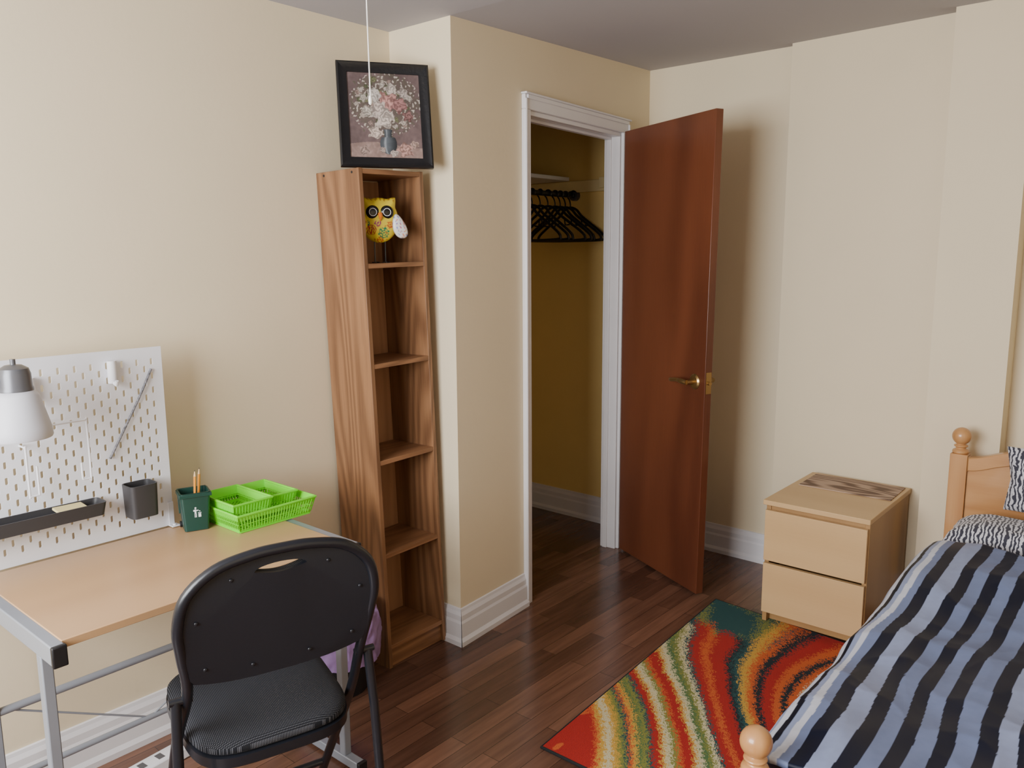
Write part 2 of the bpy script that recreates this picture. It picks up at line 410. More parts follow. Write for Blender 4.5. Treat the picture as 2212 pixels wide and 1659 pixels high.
# closet contents
m = MB(); m.box(2.2, 3.60, 2.66, 3.12, 1.862, 1.882)
tag(m.build('closet_shelf', M_white, bevel=.002), 'white board shelf above the clothes rail', 'shelf')
rail = thing('clothes_rail', 'black metal clothes rail across the closet', 'clothes rail', (2.2, 2.63, 1.785))
m = MB(); m.cyl((.0, 0, 0), (1.415, 0, 0), .0135, 16); m.build('rod', M_blackmt, rail)
m = MB(); m.cyl((1.395, 0, 0), (1.42, 0, 0), .028, 18); m.build('end_socket', M_grey, rail)
m = MB(); m.cyl((0, 0, 0), (.02, 0, 0), .028, 18); m.build('end_socket', M_grey, rail)
def hanger_mesh():
    m = MB()
    hook = [(0, .020*math.cos(a), .020*math.sin(a)) for a in [R(x) for x in range(200, -65, -20)]]
    hook += [(0, .004, -.03), (0, 0, -.045), (0, 0, -.065)]
    m.tube([(0, p[1], p[2]) for p in hook], .0038, 8)
    sh = crom([(0, 0, -.062), (0, .04, -.075), (0, .07, -.105), (0, .12, -.14), (0, .20, -.195), (0, .222, -.222), (0, .20, -.235),
               (0, 0, -.238), (0, -.20, -.235), (0, -.222, -.222), (0, -.20, -.195), (0, -.12, -.14), (0, -.07, -.105), (0, -.04, -.075)], 4, True)
    m.tube(sh, .0068, 8, True)
    m.tube([(0, .10, -.128), (0, .105, -.16), (0, .13, -.158)], .004, 6); m.tube([(0, -.10, -.128), (0, -.105, -.16), (0, -.13, -.158)], .004, 6)
    return m
h0 = hanger_mesh().build('clothes_hanger', M_blackpl, loc=(3.20, 2.63, 1.7825))
tag(h0, 'black plastic clothes hanger on the closet rail', 'clothes hanger', 'black hangers on the closet rail')
for x, rz in ((3.245, 2), (3.31, -5), (3.375, 5), (3.435, 3), (3.48, -2), (3.525, 3), (3.57, -1)):
    h = h0.copy(); h.location = (x, 2.63, 1.7825); h.rotation_euler = (0, 0, R(rz)); SC.objects.link(h)
h0.rotation_euler = (0, 0, R(-3))

# ------------------------------------------------------------------ bookshelf
bs = thing('bookshelf', 'tall narrow oak-laminate bookshelf leaning against the wall', 'bookshelf', (1.782, 2.112, 0.0), (-R(1.0), -R(1.2), 0))
W, D, Hh = .287, .228, 1.762
for nx in (0, W-.016):
    m = MB(); m.box(nx, nx+.016, 0, D, 0, Hh); m.build('side_panel', M_oak, bs, bevel=.001)
for z in (.085, .430, .770, 1.110, 1.450, Hh-.002):
    m = MB(); m.box(.0162, W-.0162, .001, D-.006, z-.016, z); m.build('shelf', M_oakh, bs, bevel=.001)
m = MB(); m.box(.0162, W-.0162, D-.005, D-.001, .02, Hh-.02); m.build('back_panel', M_oakb, bs)
m = MB(); m.box(.0162, W-.0162, .012, .026, .0, .068); m.build('kick_board', M_oakh, bs)
for y in (.035, .185):
    m = MB(); m.cyl((-.0006, y, Hh-.012), (.002, y, Hh-.012), .0045, 14); m.build('screw_cap', M_blackpl, bs)

# picture frame on the bookshelf
pf = thing('picture_frame', 'black framed flower painting standing on the bookshelf', 'picture frame', (1.749, 2.238, 1.768), (-R(11.5), 0, R(-33.5)))
fw, fh, bw = .312, .358, .034
m = MB()
prof = [(0, 0), (.0, -.016), (.006, -.020), (.024, -.013), (bw, -.010), (bw, 0)]
vs = []
for cx, cz, sx, sz in ((0, 0, 1, 1), (fw, 0, -1, 1), (fw, fh, -1, -1), (0, fh, 1, -1)):
    for o, d in prof: vs.append((cx+sx*o, d, cz+sz*o))
k = len(prof); fs = []
for c in range(4):
    c2 = (c+1) % 4
    for i in range(k): fs.append((c*k+i, c2*k+i, c2*k+(i+1) % k, c*k+(i+1) % k))
m.add(vs, fs); m.build('frame', M_framebk, pf, ang=25)
m = MB(); m.box(bw-.005, fw-bw+.005, -.004, .0, bw-.005, fh-bw+.005); m.build('backing_board', M_framebk, pf)
pw, ph = fw-2*bw, fh-2*bw
random.seed(3)
flowers = []
def addf(x, y, r, c): flowers.append((x, y, r, c))
for i in range(60):
    a = random.random()*6.28; rr = random.random()**.7
    x = .52+.40*rr*math.cos(a); y = .64+.31*rr*math.sin(a)
    addf(x, y, .020+.024*random.random(), random.choice([(.55, .47, .40), (.42, .30, .26), (.55, .49, .43), (.20, .20, .11), (.13, .14, .08), (.16, .15, .10)]))
for x, y, r, c in ((.55, .66, .13, (.58, .30, .27)), (.42, .58, .11, (.66, .55, .49)), (.50, .47, .13, (.70, .60, .53)), (.70, .63, .10, (.42, .21, .20)),
                   (.36, .74, .09, (.66, .60, .54)), (.60, .81, .08, (.60, .52, .46)), (.76, .78, .07, (.52, .44, .40)), (.26, .55, .07, (.6, .54, .46)), (.22, .70, .055, (.5, .45, .38)),
                   (.82, .50, .07, (.30, .16, .15)), (.36, .30, .085, (.68, .55, .47)), (.76, .11, .095, (.56, .33, .28)), (.89, .17, .055, (.55, .38, .32)), (.6, .06, .05, (.6, .5, .44)), (.2, .09, .06, (.42, .30, .26)), (.45, .1, .04, (.5, .4, .35))):
    addf(x, y, r, c)
def piccol(u, v):
    n = noise.noise(Vector((u*4, v*4, 1.3)))*.5+.5; n2 = noise.noise(Vector((u*22, v*22, 4)))
    c = Vector((.115, .080, .078))*(0.7+.8*n)+Vector((.02, .015, .012))*n2
    if v < .16+.03*math.sin(u*5): c = Vector((.22, .15, .13))*(0.8+.5*n)+Vector((.12, .09, .08))*max(0, n2)
    d2 = ((u-.52)/.46)**2+((v-.64)/.36)**2
    if d2 < 1.0+.6*n2: c = c.lerp(Vector((.07, .072, .045)), .65*(.6+.6*n2))
    if d2 < 1.15 and noise.noise(Vector((u*34, v*34, 9))) > .30: c = Vector((.42, .37, .32))
    w = .115*math.sqrt(max(0, 1-((v-.17)/.12)**2)) if v < .25 else .05+.25*max(0, v-.30)
    if abs(u-.53) < w and .05 < v < .34:
        k = (u-.53)/w; c = Vector((.07, .08, .09))*(1.4-.9*abs(k+.3))+Vector((.16, .17, .18))*max(0, 1-abs(k+.4)*5)
    for x, y, r, cc in flowers:
        dx, dy = u-x, (v-y)*ph/pw
        dist = math.hypot(dx, dy); an = math.atan2(dy, dx)
        rr = r*(1+.14*math.sin(an*5+x*40)+.35*noise.noise(Vector((u*25, v*25, x*9))))
        if dist < rr:
            q = dist/rr; sw = .5+.5*math.sin(q*8+an*2+noise.noise(Vector((u*22, v*22, 2)))*6)
            c = Vector(cc)*(.5+.5*(1-q*.6))*(.38+.62*sw)
    return c
m = MB(); NX, NY = 190, 220
m.grid(NX, NY, lambda u, v: (bw-.002+u*(pw+.004), -.0055, bw-.002+v*(ph+.004)))
m.col = [piccol(i/(NX-1), j/(NY-1)) for j in range(NY) for i in range(NX)]
m.build('flower_print', M_attr_pic, pf, smooth=False)

# owl ornament
ow = thing('owl_figurine', 'yellow painted metal owl on wire legs in the bookshelf', 'owl ornament', (1.862, 2.185, 1.4505), (0, 0, R(-32)))
def owlR(a):
    ea, eb = .066, .078
    r = ea*eb/math.hypot(eb*math.cos(a), ea*math.sin(a))
    for th in (R(52), R(128)):
        d = abs(a-th); r *= 1+.30*max(0, 1-d/.30)**1.3
    if R(60) < a < R(120): r *= 1-.06*math.cos((a-R(90))*3)
    return r
NA, NR = 96, 26
vs = []; cols = []
def owlcol(x, z):
    c = Vector((.62, .48, .03))
    if z < -.005:
        for cx, cz, r, cc in ((-.03, -.035, .017, (.35, .04, .03)), (.012, -.045, .02, (.02, .18, .08)), (.035, -.018, .014, (.45, .10, .02)), (-.008, -.012, .012, (.25, .02, .12)), (-.045, -.012, .010, (.02, .15, .10)), (.0, -.068, .010, (.4, .05, .02))):
            d = math.hypot(x-cx, z-cz)
            if d < r:
                a = math.atan2(z-cz, x-cx)
                if math.sin(d*900) > .1 or math.sin(a*6) > .6: c = Vector(cc)
        if abs(math.sin(x*150+math.sin(z*120)*2)*math.cos(z*140)) > .93: c = Vector((.35, .08, .02))
    elif z > .055 and math.sin(x*420) > .5 and math.sin(z*300) > 0: c = Vector((.3, .12, .02))
    return c
for sgn in (-1, 1):
    for j in range(NR+1):
        q = j/NR
        for k in range(NA):
            a = 2*math.pi*k/NA-math.pi/2
            a2 = a if a >= 0 else a+2*math.pi
            r = owlR(a2)*q
            x, z = r*math.cos(a2), r*math.sin(a2)
            vs.append((x, sgn*.026*math.sqrt(max(0, 1-q*q)), z+.148)); cols.append(owlcol(x, z))
fs = []
for h in (0, 1):
    o = h*(NR+1)*NA
    for j in range(NR):
        for k in range(NA):
            f = (o+j*NA+k, o+j*NA+(k+1) % NA, o+(j+1)*NA+(k+1) % NA, o+(j+1)*NA+k)
            fs.append(f if h == 0 else f[::-1])
m = MB(); m.add(vs, fs); m.col = cols; m.build('body', M_attr_owl, ow, ang=60)
for sx in (-.024, .024):
    m = MB(); m.ball((sx, -.021, .172), .023, 20, (1, .35, 1)); m.build('eye', M_eye, ow)
    m = MB()
    m.tube([(sx+.0125*math.cos(a), -.0285, .172+.0125*math.sin(a)) for a in [i*math.pi/12 for i in range(24)]], .0011, 6, True)
    m.build('eye_ring', M_white, ow)
m = MB(); m.tube([(0, -.028, .166), (0, -.037, .157), (0, -.030, .142)], [.008, .007, .001], 10); m.build('beak', M_orange, ow)
def wing(sx, colf):
    m = MB()
    n = 28; vs = []
    for j in range(13):
        q = j/12
        for k in range(n):
            a = 2*math.pi*k/n
            rx = .022*(1-.35*math.sin(a))*q; rz = .040*q
            vs.append((sx*(.066)+rx*math.cos(a)+(-sx)*.010*math.sin(a)*q, -.020-.008*math.sqrt(1-q*q), .125+rz*math.sin(a)))
    fs = [(j*n+k, j*n+(k+1) % n, (j+1)*n+(k+1) % n, (j+1)*n+k) for j in range(12) for k in range(n)]
    m.add(vs, fs); m.col = [colf(v[0], v[2]) for v in vs]
    return m.build('wing', M_attr_owl, ow, solid=.002, ang=60)
wing(1, lambda x, z: (.62, .60, .58) if math.sin(x*500+math.sin(z*200)*2)*math.cos(z*260) < .45 else random.choice([(.5, .08, .10), (.08, .12, .45), (.6, .3, .05)]))
wing(-1, lambda x, z: (.60, .46, .03) if math.sin(x*420)*math.cos(z*300) < .5 else (.3, .05, .03))
for sx in (-.018, .018):
    m = MB(); m.tube([(sx, 0, .075), (sx, 0, .004), (sx, -.02, .003)], .0022, 8)
    m.tube([(sx, 0, .004), (sx-.012, -.016, .003)], .002, 6); m.tube([(sx, 0, .004), (sx+.012, -.016, .003)], .002, 6); m.build('leg', M_blackmt, ow)

# ------------------------------------------------------------------ desk
DX0, DX1, DY0, DY1, DZ = .572, 1.335, 1.725, 2.235, .70
dk = thing('desk', 'small maple-top desk with grey steel frame', 'desk', (DX0, DY0, 0))
dw, dp = DX1-DX0, DY1-DY0
m = MB(); m.box(.012, dw-.012, 0, dp, DZ-.019, DZ); m.build('desktop', M_maple, dk, bevel=.002)
for x in (0, dw):
    xx = x-.014
    m = MB(); m.box(xx, xx+.028, -.012, dp+.01, DZ-.045, DZ-.002); m.build('end_rail', M_steel, dk, bevel=.003)
    m = MB(); m.box(xx-.001, xx+.029, -.024, -.012, DZ-.047, DZ-.001); m.build('rail_cap', M_blackpl, dk, bevel=.003)
    m = MB(); m.box(xx+.002, xx+.026, .055, .080, .035, DZ-.045); m.build('leg', M_steel, dk, bevel=.003)
    m = MB(); m.box(xx+.002, xx+.026, dp-.06, dp-.035, .035, DZ-.045); m.build('leg', M_steel, dk, bevel=.003)
    m = MB(); m.box(xx, xx+.028, .0, dp+.0, .008, .036); m.build('foot_rail', M_steel, dk, bevel=.003)
    for yy in (-.012, dp):
        m = MB(); m.box(xx-.001, xx+.029, yy, yy+.012, .0, .038); m.build('foot_cap', M_blackpl, dk, bevel=.002)
m = MB(); m.cyl((.01, dp-.048, .36), (dw-.01, dp-.048, .36), .0105, 14); m.build('stretcher', M_steel, dk)
m = MB(); m.cyl((.01, dp-.048, .175), (dw-.01, dp-.048, .175), .0085, 14); m.build('stretcher', M_steel, dk)
for xa in (.04, dw-.04):
    m = MB(); m.tube([(xa, dp-.048, .355), (dw/2+(-.01 if xa < .1 else .01), dp-.048, .18)], .0028, 8); m.build('brace_wire', M_steel, dk)
m = MB(); m.tube([(.0, .067, .20), (.0, .14, .036)], .006, 8); m.build('brace', M_steel, dk)

# pegboard with real slots
PBX0, PBX1, PBZ0, PBZ1, PBY = .335, 1.092, .702, 1.228, 2.243
pb = thing('pegboard', 'white metal pegboard with vertical slots on the desk', 'pegboard', (PBX0, PBY, PBZ0))
pwid, phei = PBX1-PBX0, PBZ1-PBZ0
mar = .0115; cw = .0205; nc = int((pwid-2*mar)/cw); mar = (pwid-nc*cw)/2; rh = .0405; nr = int((phei-.03)/rh)
mz = (phei-nr*rh)/2
m = MB(); th = .005
m.box(0, mar, 0, th, 0, phei); m.box(pwid-mar, pwid, 0, th, 0, phei)
def cell(x0, z0, hgt):
    cx, cz = x0+cw/2, z0+hgt/2; a, b = .0038, .0092
    hole = [(cx+a, cz-b+.002), (cx+a, cz+b-.002), (cx+a*.5, cz+b), (cx-a*.5, cz+b), (cx-a, cz+b-.002), (cx-a, cz-b+.002), (cx-a*.5, cz-b), (cx+a*.5, cz-b)]
    outr = [(x0+cw, cz-b), (x0+cw, cz+b), (x0+cw, z0+hgt), (x0, z0+hgt), (x0, cz+b), (x0, cz-b), (x0, z0), (x0+cw, z0)]
    vs = [(p[0], 0, p[1]) for p in outr]+[(p[0], 0, p[1]) for p in hole]+[(p[0], th, p[1]) for p in outr]+[(p[0], th, p[1]) for p in hole]
    fs = []
    for i in range(8):
        j = (i+1) % 8
        fs.append((i, j, 8+j, 8+i)); fs.append((16+j, 16+i, 24+i, 24+j)); fs.append((8+i, 8+j, 24+j, 24+i))
    m.add(vs, fs)
for c in range(nc):
    x0 = mar+c*cw
    if c % 2 == 0:
        m.box(x0, x0+cw, 0, th, 0, mz)
        for r_ in range(nr): cell(x0, mz+r_*rh, rh)
        m.box(x0, x0+cw, 0, th, mz+nr*rh, phei)
    else:
        m.box(x0, x0+cw, 0, th, 0, mz+rh/2)
        for r_ in range(nr-1): cell(x0, mz+rh/2+r_*rh, rh)
        m.box(x0, x0+cw, 0, th, mz+(nr-.5)*rh, phei)
m.build('slotted_panel', M_white, pb, smooth=False)
x = pwid-.012
m = MB(); m.box(x-.006, x+.018, -.028, -.001, .0, .004); m.box(x-.004, x+.012, -.006, -.001, 0, .07); m.cyl((x+.005, -.018, .003), (x+.005, -.018, .008), .005, 10)
m.build('mounting_bracket', M_white, pb, bevel=.001)
def clip(x, z):
    m = MB(); m.tube([(0, 0, -.030), (0, -.002, 0), (0, -.002, .030)], [.012, .0125, .012], 14)
    m.tube([(0, -.010, -.030), (0, -.022, -.034), (0, -.026, -.022)], .005, 8)
    o = m.build('peg_hook', M_white, loc=(x, PBY-.012, z)); return tag(o, 'white plastic clip hook on the pegboard', 'hook', 'clip hooks on the pegboard')
clip(.947, 1.172); clip(.742, 1.150)
def wire_hook(pts, x, z):
    m = MB(); m.tube(crom(pts, 3), .0026, 8)
    return tag(m.build('wire_hook', M_white, loc=(x, PBY-.003, z)), 'white bent wire holder on the pegboard', 'hook', 'wire holders on the pegboard')
wire_hook([(0, 0, 0), (0, -.004, 0), (0, -.055, 0), (.005, -.06, 0), (.08, -.06, 0), (.085, -.06, -.005), (.085, -.06, -.15), (.08, -.06, -.155), (.068, -.06, -.155), (.064, -.06, -.150), (.064, -.06, -.11)], .765, 1.062)
wire_hook([(0, 0, 0), (0, -.035, 0), (.0, -.04, -.005), (0, -.04, -.12), (.003, -.04, -.125), (.02, -.04, -.125), (.022, -.04, -.12), (.022, -.04, -.05)], .708, 1.01)
m = MB(); pts = [Vector((1.057, PBY-.006, 1.168)), Vector((1.02, PBY-.010, 1.10)), Vector((.965, PBY-.010, 1.005)), Vector((.925, PBY-.006, .934))]
m.tube([p-pts[0] for p in crom(pts, 4)], .0034, 8)
tag(m.build('elastic_cord', M_elastic, loc=pts[0]), 'grey elastic cord stretched across the pegboard', 'elastic cord')
def rrect(w, d, r, n=4):
    out = []
    for cx, cy, a0 in ((w/2-r, d/2-r, 0), (-w/2+r, d/2-r, 90), (-w/2+r, -d/2+r, 180), (w/2-r, -d/2+r, 270)):
        for i in range(n+1):
            a = R(a0+90*i/n); out.append((cx+r*math.cos(a), cy+r*math.sin(a)))
    return out
def tub(w, d, h, r, taper, wall, base=.003):
    m = MB(); rings = []
    for (s_, z, ins) in ((taper, 0, 0), (1, h, 0), (1, h, wall), (taper, base, wall)):
        rings.append([(p[0]*s_*(1-2*ins/w), p[1]*s_*(1-2*ins/d), z) for p in rrect(w, d, r)])
    n = len(rings[0]); vs = sum(rings, []); fs = []
    for j in range(3):
        for k in range(n): fs.append((j*n+k, j*n+(k+1) % n, (j+1)*n+(k+1) % n, (j+1)*n+k))
    fs.append(tuple(reversed(range(n)))); fs.append(tuple(range(3*n, 4*n)))
    m.add(vs, fs); return m
tag(tub(.078, .066, .092, .014, .93, .003).build('storage_cup', M_char, loc=(.985, PBY-.037, .765), ang=50), 'charcoal plastic cup hung on the pegboard', 'storage cup')
tag(tub(.385, .066, .034, .012, .96, .003).build('storage_tray', M_char, loc=(.69, PBY-.038, .802), ang=50), 'long charcoal plastic tray hung on the pegboard', 'storage tray')
m = MB(); m.box(-.036, .036, -.022, .022, 0, .006)
tag(m.build('sticky_notes', M_note, loc=(.80, PBY-.04, .828), rot=(R(8), R(2), R(4))), 'pad of pale yellow notes in the tray', 'sticky notes')

# lamp clamped to the pegboard edge
lp = thing('desk_lamp', 'small lamp with grey cap and frosted shade', 'desk lamp', (.60, 2.10, .728))
m = MB(); m.box(-.060, -.030, .117, .1425, .40, .46); m.build('clamp', M_grey, lp, bevel=.003)
m = MB(); m.tube(crom([(-.045, .12, .44), (-.045, .10, .455), (-.045, .04, .475), (-.03, -.008, .478), (.0, -.018, .478), (.05, -.018, .478)], 5), .006, 10); m.build('arm', M_grey, lp)
m = MB(); m.lathe([(.0, .508), (.018, .506), (.031, .498), (.035, .485), (.036, .456), (.038, .452), (.038, .446), (.001, .446)], (.062, -.02, 0), 28)
m.cyl((.062, -.02, .505), (.062, -.02, .520), .006, 10); m.build('cap', M_grey, lp)
m = MB(); m.lathe([(.038, .446), (.048, .434), (.067, .358), (.069, .338), (.067, .334), (.045, .430), (.036, .443)], (.062, -.02, 0), 36); m.build('lamp_shade', M_shade, lp, ang=60)

# wheelie bin pencil cup
wb = thing('pencil_cup', 'dark green toy wheeled-bin pencil holder on the desk', 'pencil holder', (1.118, 2.165, .70), (0, 0, R(-20)))
tub(.082, .072, .112, .008, .80, .003).build('bin_body', M_dgreen, wb, loc=(0, 0, .002), ang=50)
m = MB(); m.box(-.044, .044, -.039, -.034, .102, .112); m.box(-.044, -.039, -.036, .036, .102, .112); m.box(.039, .044, -.036, .036, .102, .112); m.build('rim', M_dgreen, wb, bevel=.001)
m = MB(); m.box(-.040, .040, 0, .004, -.072, 0); m.build('lid', M_dgreen, wb, loc=(0, .040, .114), rot=(R(-14), 0, 0), bevel=.001)
for x in (-.034, .034):
    m = MB(); m.cyl((x-.004, .033, .009), (x+.004, .033, .009), .009, 14); m.build('wheel', M_blackpl, wb)
m = MB()
def fy(z): return -.0288-(z/.112)*.0072-.0008
def lg(x0, x1, za, zb):
    m.add([(x0, fy(za), za), (x1, fy(za), za), (x1, fy(zb), zb), (x0, fy(zb), zb)], [(0, 1, 2, 3)])
def ldot(x, z, r):
    n = 12
    m.add([(x+r*math.cos(2*math.pi*i/n), fy(z), z+r*math.sin(2*math.pi*i/n)) for i in range(n)], [tuple(range(n))])
ldot(-.002, .070, .0026); lg(-.005, .0, .053, .066); lg(-.008, -.005, .060, .065); lg(.0, .006, .061, .064); lg(-.005, -.003, .042, .053); lg(-.0015, .0005, .042, .053)
lg(.005, .0125, .042, .053); lg(.004, .0135, .0545, .056); ldot(.009, .060, .0016)
m.build('emblem', M_white, wb, smooth=False)
for dx, dy, rx, ry in ((0, .0, 3, 2), (.012, .004, -2, 6)):
    p = thing('pencil', 'yellow wooden pencil standing in the green holder', 'pencil', (1.118+dx, 2.168+dy, .71), (R(rx), R(ry), 0), 'pencils in the holder')
    m = MB(); m.cyl((0, 0, 0), (0, 0, .145), .0036, 6); m.build('shaft', M_pencil, p)
    m = MB(); m.cyl((0, 0, .145), (0, 0, .160), .0036, 8, .0012); m.build('sharpened_cone', M_pwood, p)
    m = MB(); m.cyl((0, 0, .160), (0, 0, .164), .0012, 6, .0003); m.build('lead', M_blackpl, p)

# lime baskets
def basket(L, Wd, H, loc, rz, lab, topband=.76):
    m = MB(); l, w = L*.90, Wd*.88
    def P(t, edge, q):
        a = l+(L-l)*q; b = w+(Wd-w)*q; x, y = a/2, b/2
        c = [(-x, -y), (x, -y), (x, y), (-x, y)]
        p0, p1 = c[edge], c[(edge+1) % 4]
        return Vector((p0[0]+(p1[0]-p0[0])*t, p0[1]+(p1[1]-p0[1])*t, .003+(H-.003)*q))
    for e in range(4):
        ln = L if e % 2 == 0 else Wd
        n = max(6, int(ln/.0095))
        for (qa, qb) in ((0, .16), (.40, .46), (topband, 1.0)):
            a, b, c, d = P(0, e, qa), P(1, e, qa), P(1, e, qb), P(0, e, qb)
            nn = Vector(((0, -1, 0), (1, 0, 0), (0, 1, 0), (-1, 0, 0))[e])*-.0022
            m.add([a, b, c, d, a+nn, b+nn, c+nn, d+nn], [(0, 1, 2, 3), (5, 4, 7, 6), (3, 2, 6, 7), (1, 0, 4, 5), (0, 3, 7, 4), (2, 1, 5, 6)])
        for i in range(n+1):
            t_ = i/n; m.tube([P(t_, e, .1), P(t_, e, .9)], .0018, 4)
    m.tube([P(0, e, 1) for e in range(4)], .0042, 6, True)
    nb = int(l/.012)
    for i in range(nb+1):
        x = -l/2+l*i/nb; m.box(x-.0026, x+.0026, -w/2, w/2, .001, .0035)
    nb = int(w/.012)
    for i in range(nb+1):
        y = -w/2+w*i/nb; m.box(-l/2, l/2, y-.0026, y+.0026, .001, .0035)
    o = m.build('storage_basket', M_lime, loc=loc, rot=(0, 0, R(rz)), smooth=False)
    return tag(o, lab, 'basket', 'lime green baskets on the desk')
basket(.262, .235, .054, (1.292, 2.125, .70), 0, 'large lime green lattice plastic basket on the desk', .68)
basket(.125, .19, .048, (1.232, 2.135, .7285), 0, 'small lime green basket sitting in the larger basket', .50)
basket(.10, .175, .045, (1.345, 2.15, .7245), 0, 'narrow lime green basket sitting in the larger basket', .50)

# power strip
ps = thing('power_strip', 'white power strip lying on the floor under the desk', 'power strip', (.985, 2.20, 0), (0, 0, R(6)))
m = MB(); m.box(-.17, .17, -.028, .028, 0, .035); m.build('housing', M_white, ps, bevel=.005)
for i in range(5):
    m = MB()
    x = -.12+i*.055
    m.box(x-.010, x+.010, -.014, .014, .0350, .0353)
    m.build('outlet', M_grey, ps)
m = MB(); m.tube(crom([(-.17, 0, .015), (-.22, -.01, .008), (-.30, .04, .008), (-.38, .10, .008)], 5), .004, 8); m.build('power_cord', M_blackpl, ps)

# waste bin
bn = thing('waste_bin', 'black round waste bin with purple liner bag', 'waste bin', (1.595, 2.155, 0))
m = MB(); m.lathe([(.001, 0), (.092, 0), (.118, .262), (.122, .266), (.114, .266), (.090, .006), (.001, .006)], n=36); m.build('bin_body', M_blackpl, bn)
def bagp(u, v):
    a = u*2*math.pi
    prof = [(.100, .17), (.112, .21), (.122, .285), (.130, .275), (.136, .225), (.138, .17), (.136, .12)][::-1]
    k = v*(len(prof)-1); i = min(int(k), len(prof)-2); f = k-i
    r = prof[i][0]*(1-f)+prof[i+1][0]*f; z = prof[i][1]*(1-f)+prof[i+1][1]*f
    nz = noise.noise(Vector((math.cos(a)*4, math.sin(a)*4, z*18)))
    n2 = noise.noise(Vector((math.cos(a)*9, math.sin(a)*9, z*10+5)))
    out = 1 if v < .72 else 0
    r2 = r+.016*abs(nz)*out+.009*abs(n2)*out
    z2 = z+(.050*max(0, noise.noise(Vector((math.cos(a)*2.5, math.sin(a)*2.5, 3))))+.018*n2)*(1 if z > .2 else .6)
    return (r2*math.cos(a), r2*math.sin(a), z2)
m = MB(); m.grid(121, 36, bagp); m.build('liner_bag', M_bag, bn, ang=60)

# ------------------------------------------------------------------ folding chair
ch = thing('folding_chair', 'black metal folding chair with padded charcoal seat', 'folding chair', (.965, 1.63, 0), (0, 0, R(-17)))
half = [(.200, .205, .012), (.199, .10, .165), (.198, -.09, .44), (.186, -.195, .60), (.198, -.232, .70), (.204, -.248, .765), (.186, -.258, .830), (.132, -.266, .876), (.06, -.270, .894), (0, -.271, .897)]
full = half+[(-x, y, z) for x, y, z in half[-2::-1]]
m = MB(); m.tube(crom(full, 5), .0115, 12); m.build('frame_tube', M_blackmt, ch)
for sx in (-1, 1):
    m = MB(); m.tube([(sx*.208, -.185, .585), (sx*.214, -.20, .45), (sx*.222, -.235, .012)], .0108, 12); m.build('rear_leg', M_blackmt, ch)
    m = MB(); m.cyl((sx*.176, -.187, .585), (sx*.222, -.187, .585), .008, 12); m.build('pivot_bolt', M_blackmt, ch)
    m = MB(); m.cyl((sx*.222, -.2345, .03), (sx*.222, -.236, 0), .0145, 12); m.build('foot_cap', M_blackpl, ch)
    m = MB(); m.cyl((sx*.200, .188, .035), (sx*.200, .212, 0), .0145, 12); m.build('foot_cap', M_blackpl, ch)
m = MB(); m.cyl((-.220, -.222, .15), (.220, -.222, .15), .009, 12); m.build('crossbar', M_blackmt, ch)
m = MB(); m.cyl((-.199, .125, .13), (.199, .125, .13), .009, 12); m.build('crossbar', M_blackmt, ch)
def seatring(hw, yb, yf, r, z):
    pts = []
    for k in range(56):
        a = 2*math.pi*k/56
        c, s_ = math.cos(a), math.sin(a); p = 2/4.2
        x = (abs(c)**p)*(1 if c > 0 else -1); y = (abs(s_)**p)*(1 if s_ > 0 else -1)
        wv = hw*(1+.05*y)
        pts.append((x*wv*r, (yb+yf)/2+y*(yf-yb)/2*r, z))
    return pts
def lofts(rings):
    m = MB(); n = len(rings[0]); vs = sum(rings, []); fs = []
    for j in range(len(rings)-1):
        for k in range(n): fs.append((j*n+k, j*n+(k+1) % n, (j+1)*n+(k+1) % n, (j+1)*n+k))
    fs.append(tuple(reversed(range(n)))); fs.append(tuple(range((len(rings)-1)*n, len(rings)*n)))
    m.add(vs, fs); return m
SW, SB, SF = .184, -.208, .205
lofts([seatring(SW, SB, SF, .97, .405), seatring(SW, SB, SF, 1, .410), seatring(SW, SB, SF, 1, .432), seatring(SW, SB, SF, .97, .434)]).build('seat_pan', M_blackmt, ch)
lofts([seatring(SW-.002, SB+.002, SF, .96, .433), seatring(SW-.002, SB+.002, SF, .995, .440), seatring(SW-.002, SB+.002, SF, .995, .452), seatring(SW-.002, SB+.002, SF, .95, .462), seatring(SW-.002, SB+.002, SF, .85, .467), seatring(SW, SB, SF, .6, .471), seatring(SW, SB, SF, .3, .472), seatring(SW, SB, SF, .05, .472)]).build('seat_cushion', M_weave, ch, ang=60)
def yback(z): return -.212-.32*max(0, z-.62)*(1-.6*max(0, z-.62)/.28)
oh = [(.184, .640), (.193, .70), (.197, .765), (.178, .822), (.126, .867), (.06, .884), (0, .888)]
up = crom([(x, 0, z) for x, z in oh], 5)
outl = [(p.x, p.z) for p in up]+[(-p.x, p.z) for p in up[-2::-1]]
bt = [(-.175+.35*i/14, .617-.006*math.sin(math.pi*i/14)+.012*(abs(i-7)/7)**4) for i in range(15)]
outer = outl+bt
hole = []
for i in range(13):
    a = math.pi*i/12; hole.append((.054*math.cos(a), .851+.013*math.sin(a)))
for i in range(1, 20):
    x_ = -.054+.108*i/20; hole.append((x_, .851-.009*math.sin(math.pi*i/20)))
plate('backrest_shell', outer, [hole], .010, M_vinyl, ch, lambda x, y, z: (x, yback(z)-.008+y, z))
outer2 = [(x*1.03, .755+(z-.755)*1.03) for x, z in outer]
plate('backrest_cushion', outer2, [hole], .026, M_weave, ch, lambda x, y, z: (x*(1-.04*(y > .01)), yback(z)+.003+y, .755+(z-.755)*(1-.04*(y > .01))))
for x, z in ((-.155, .66), (-.06, .642), (.06, .642), (.155, .66), (-.17, .77), (.17, .77), (-.10, .845), (.10, .845)):
    m = MB(); m.ball((x, yback(z)-.009, z), .0042, 10, (1, .5, 1)); m.build('rivet', M_blackmt, ch)

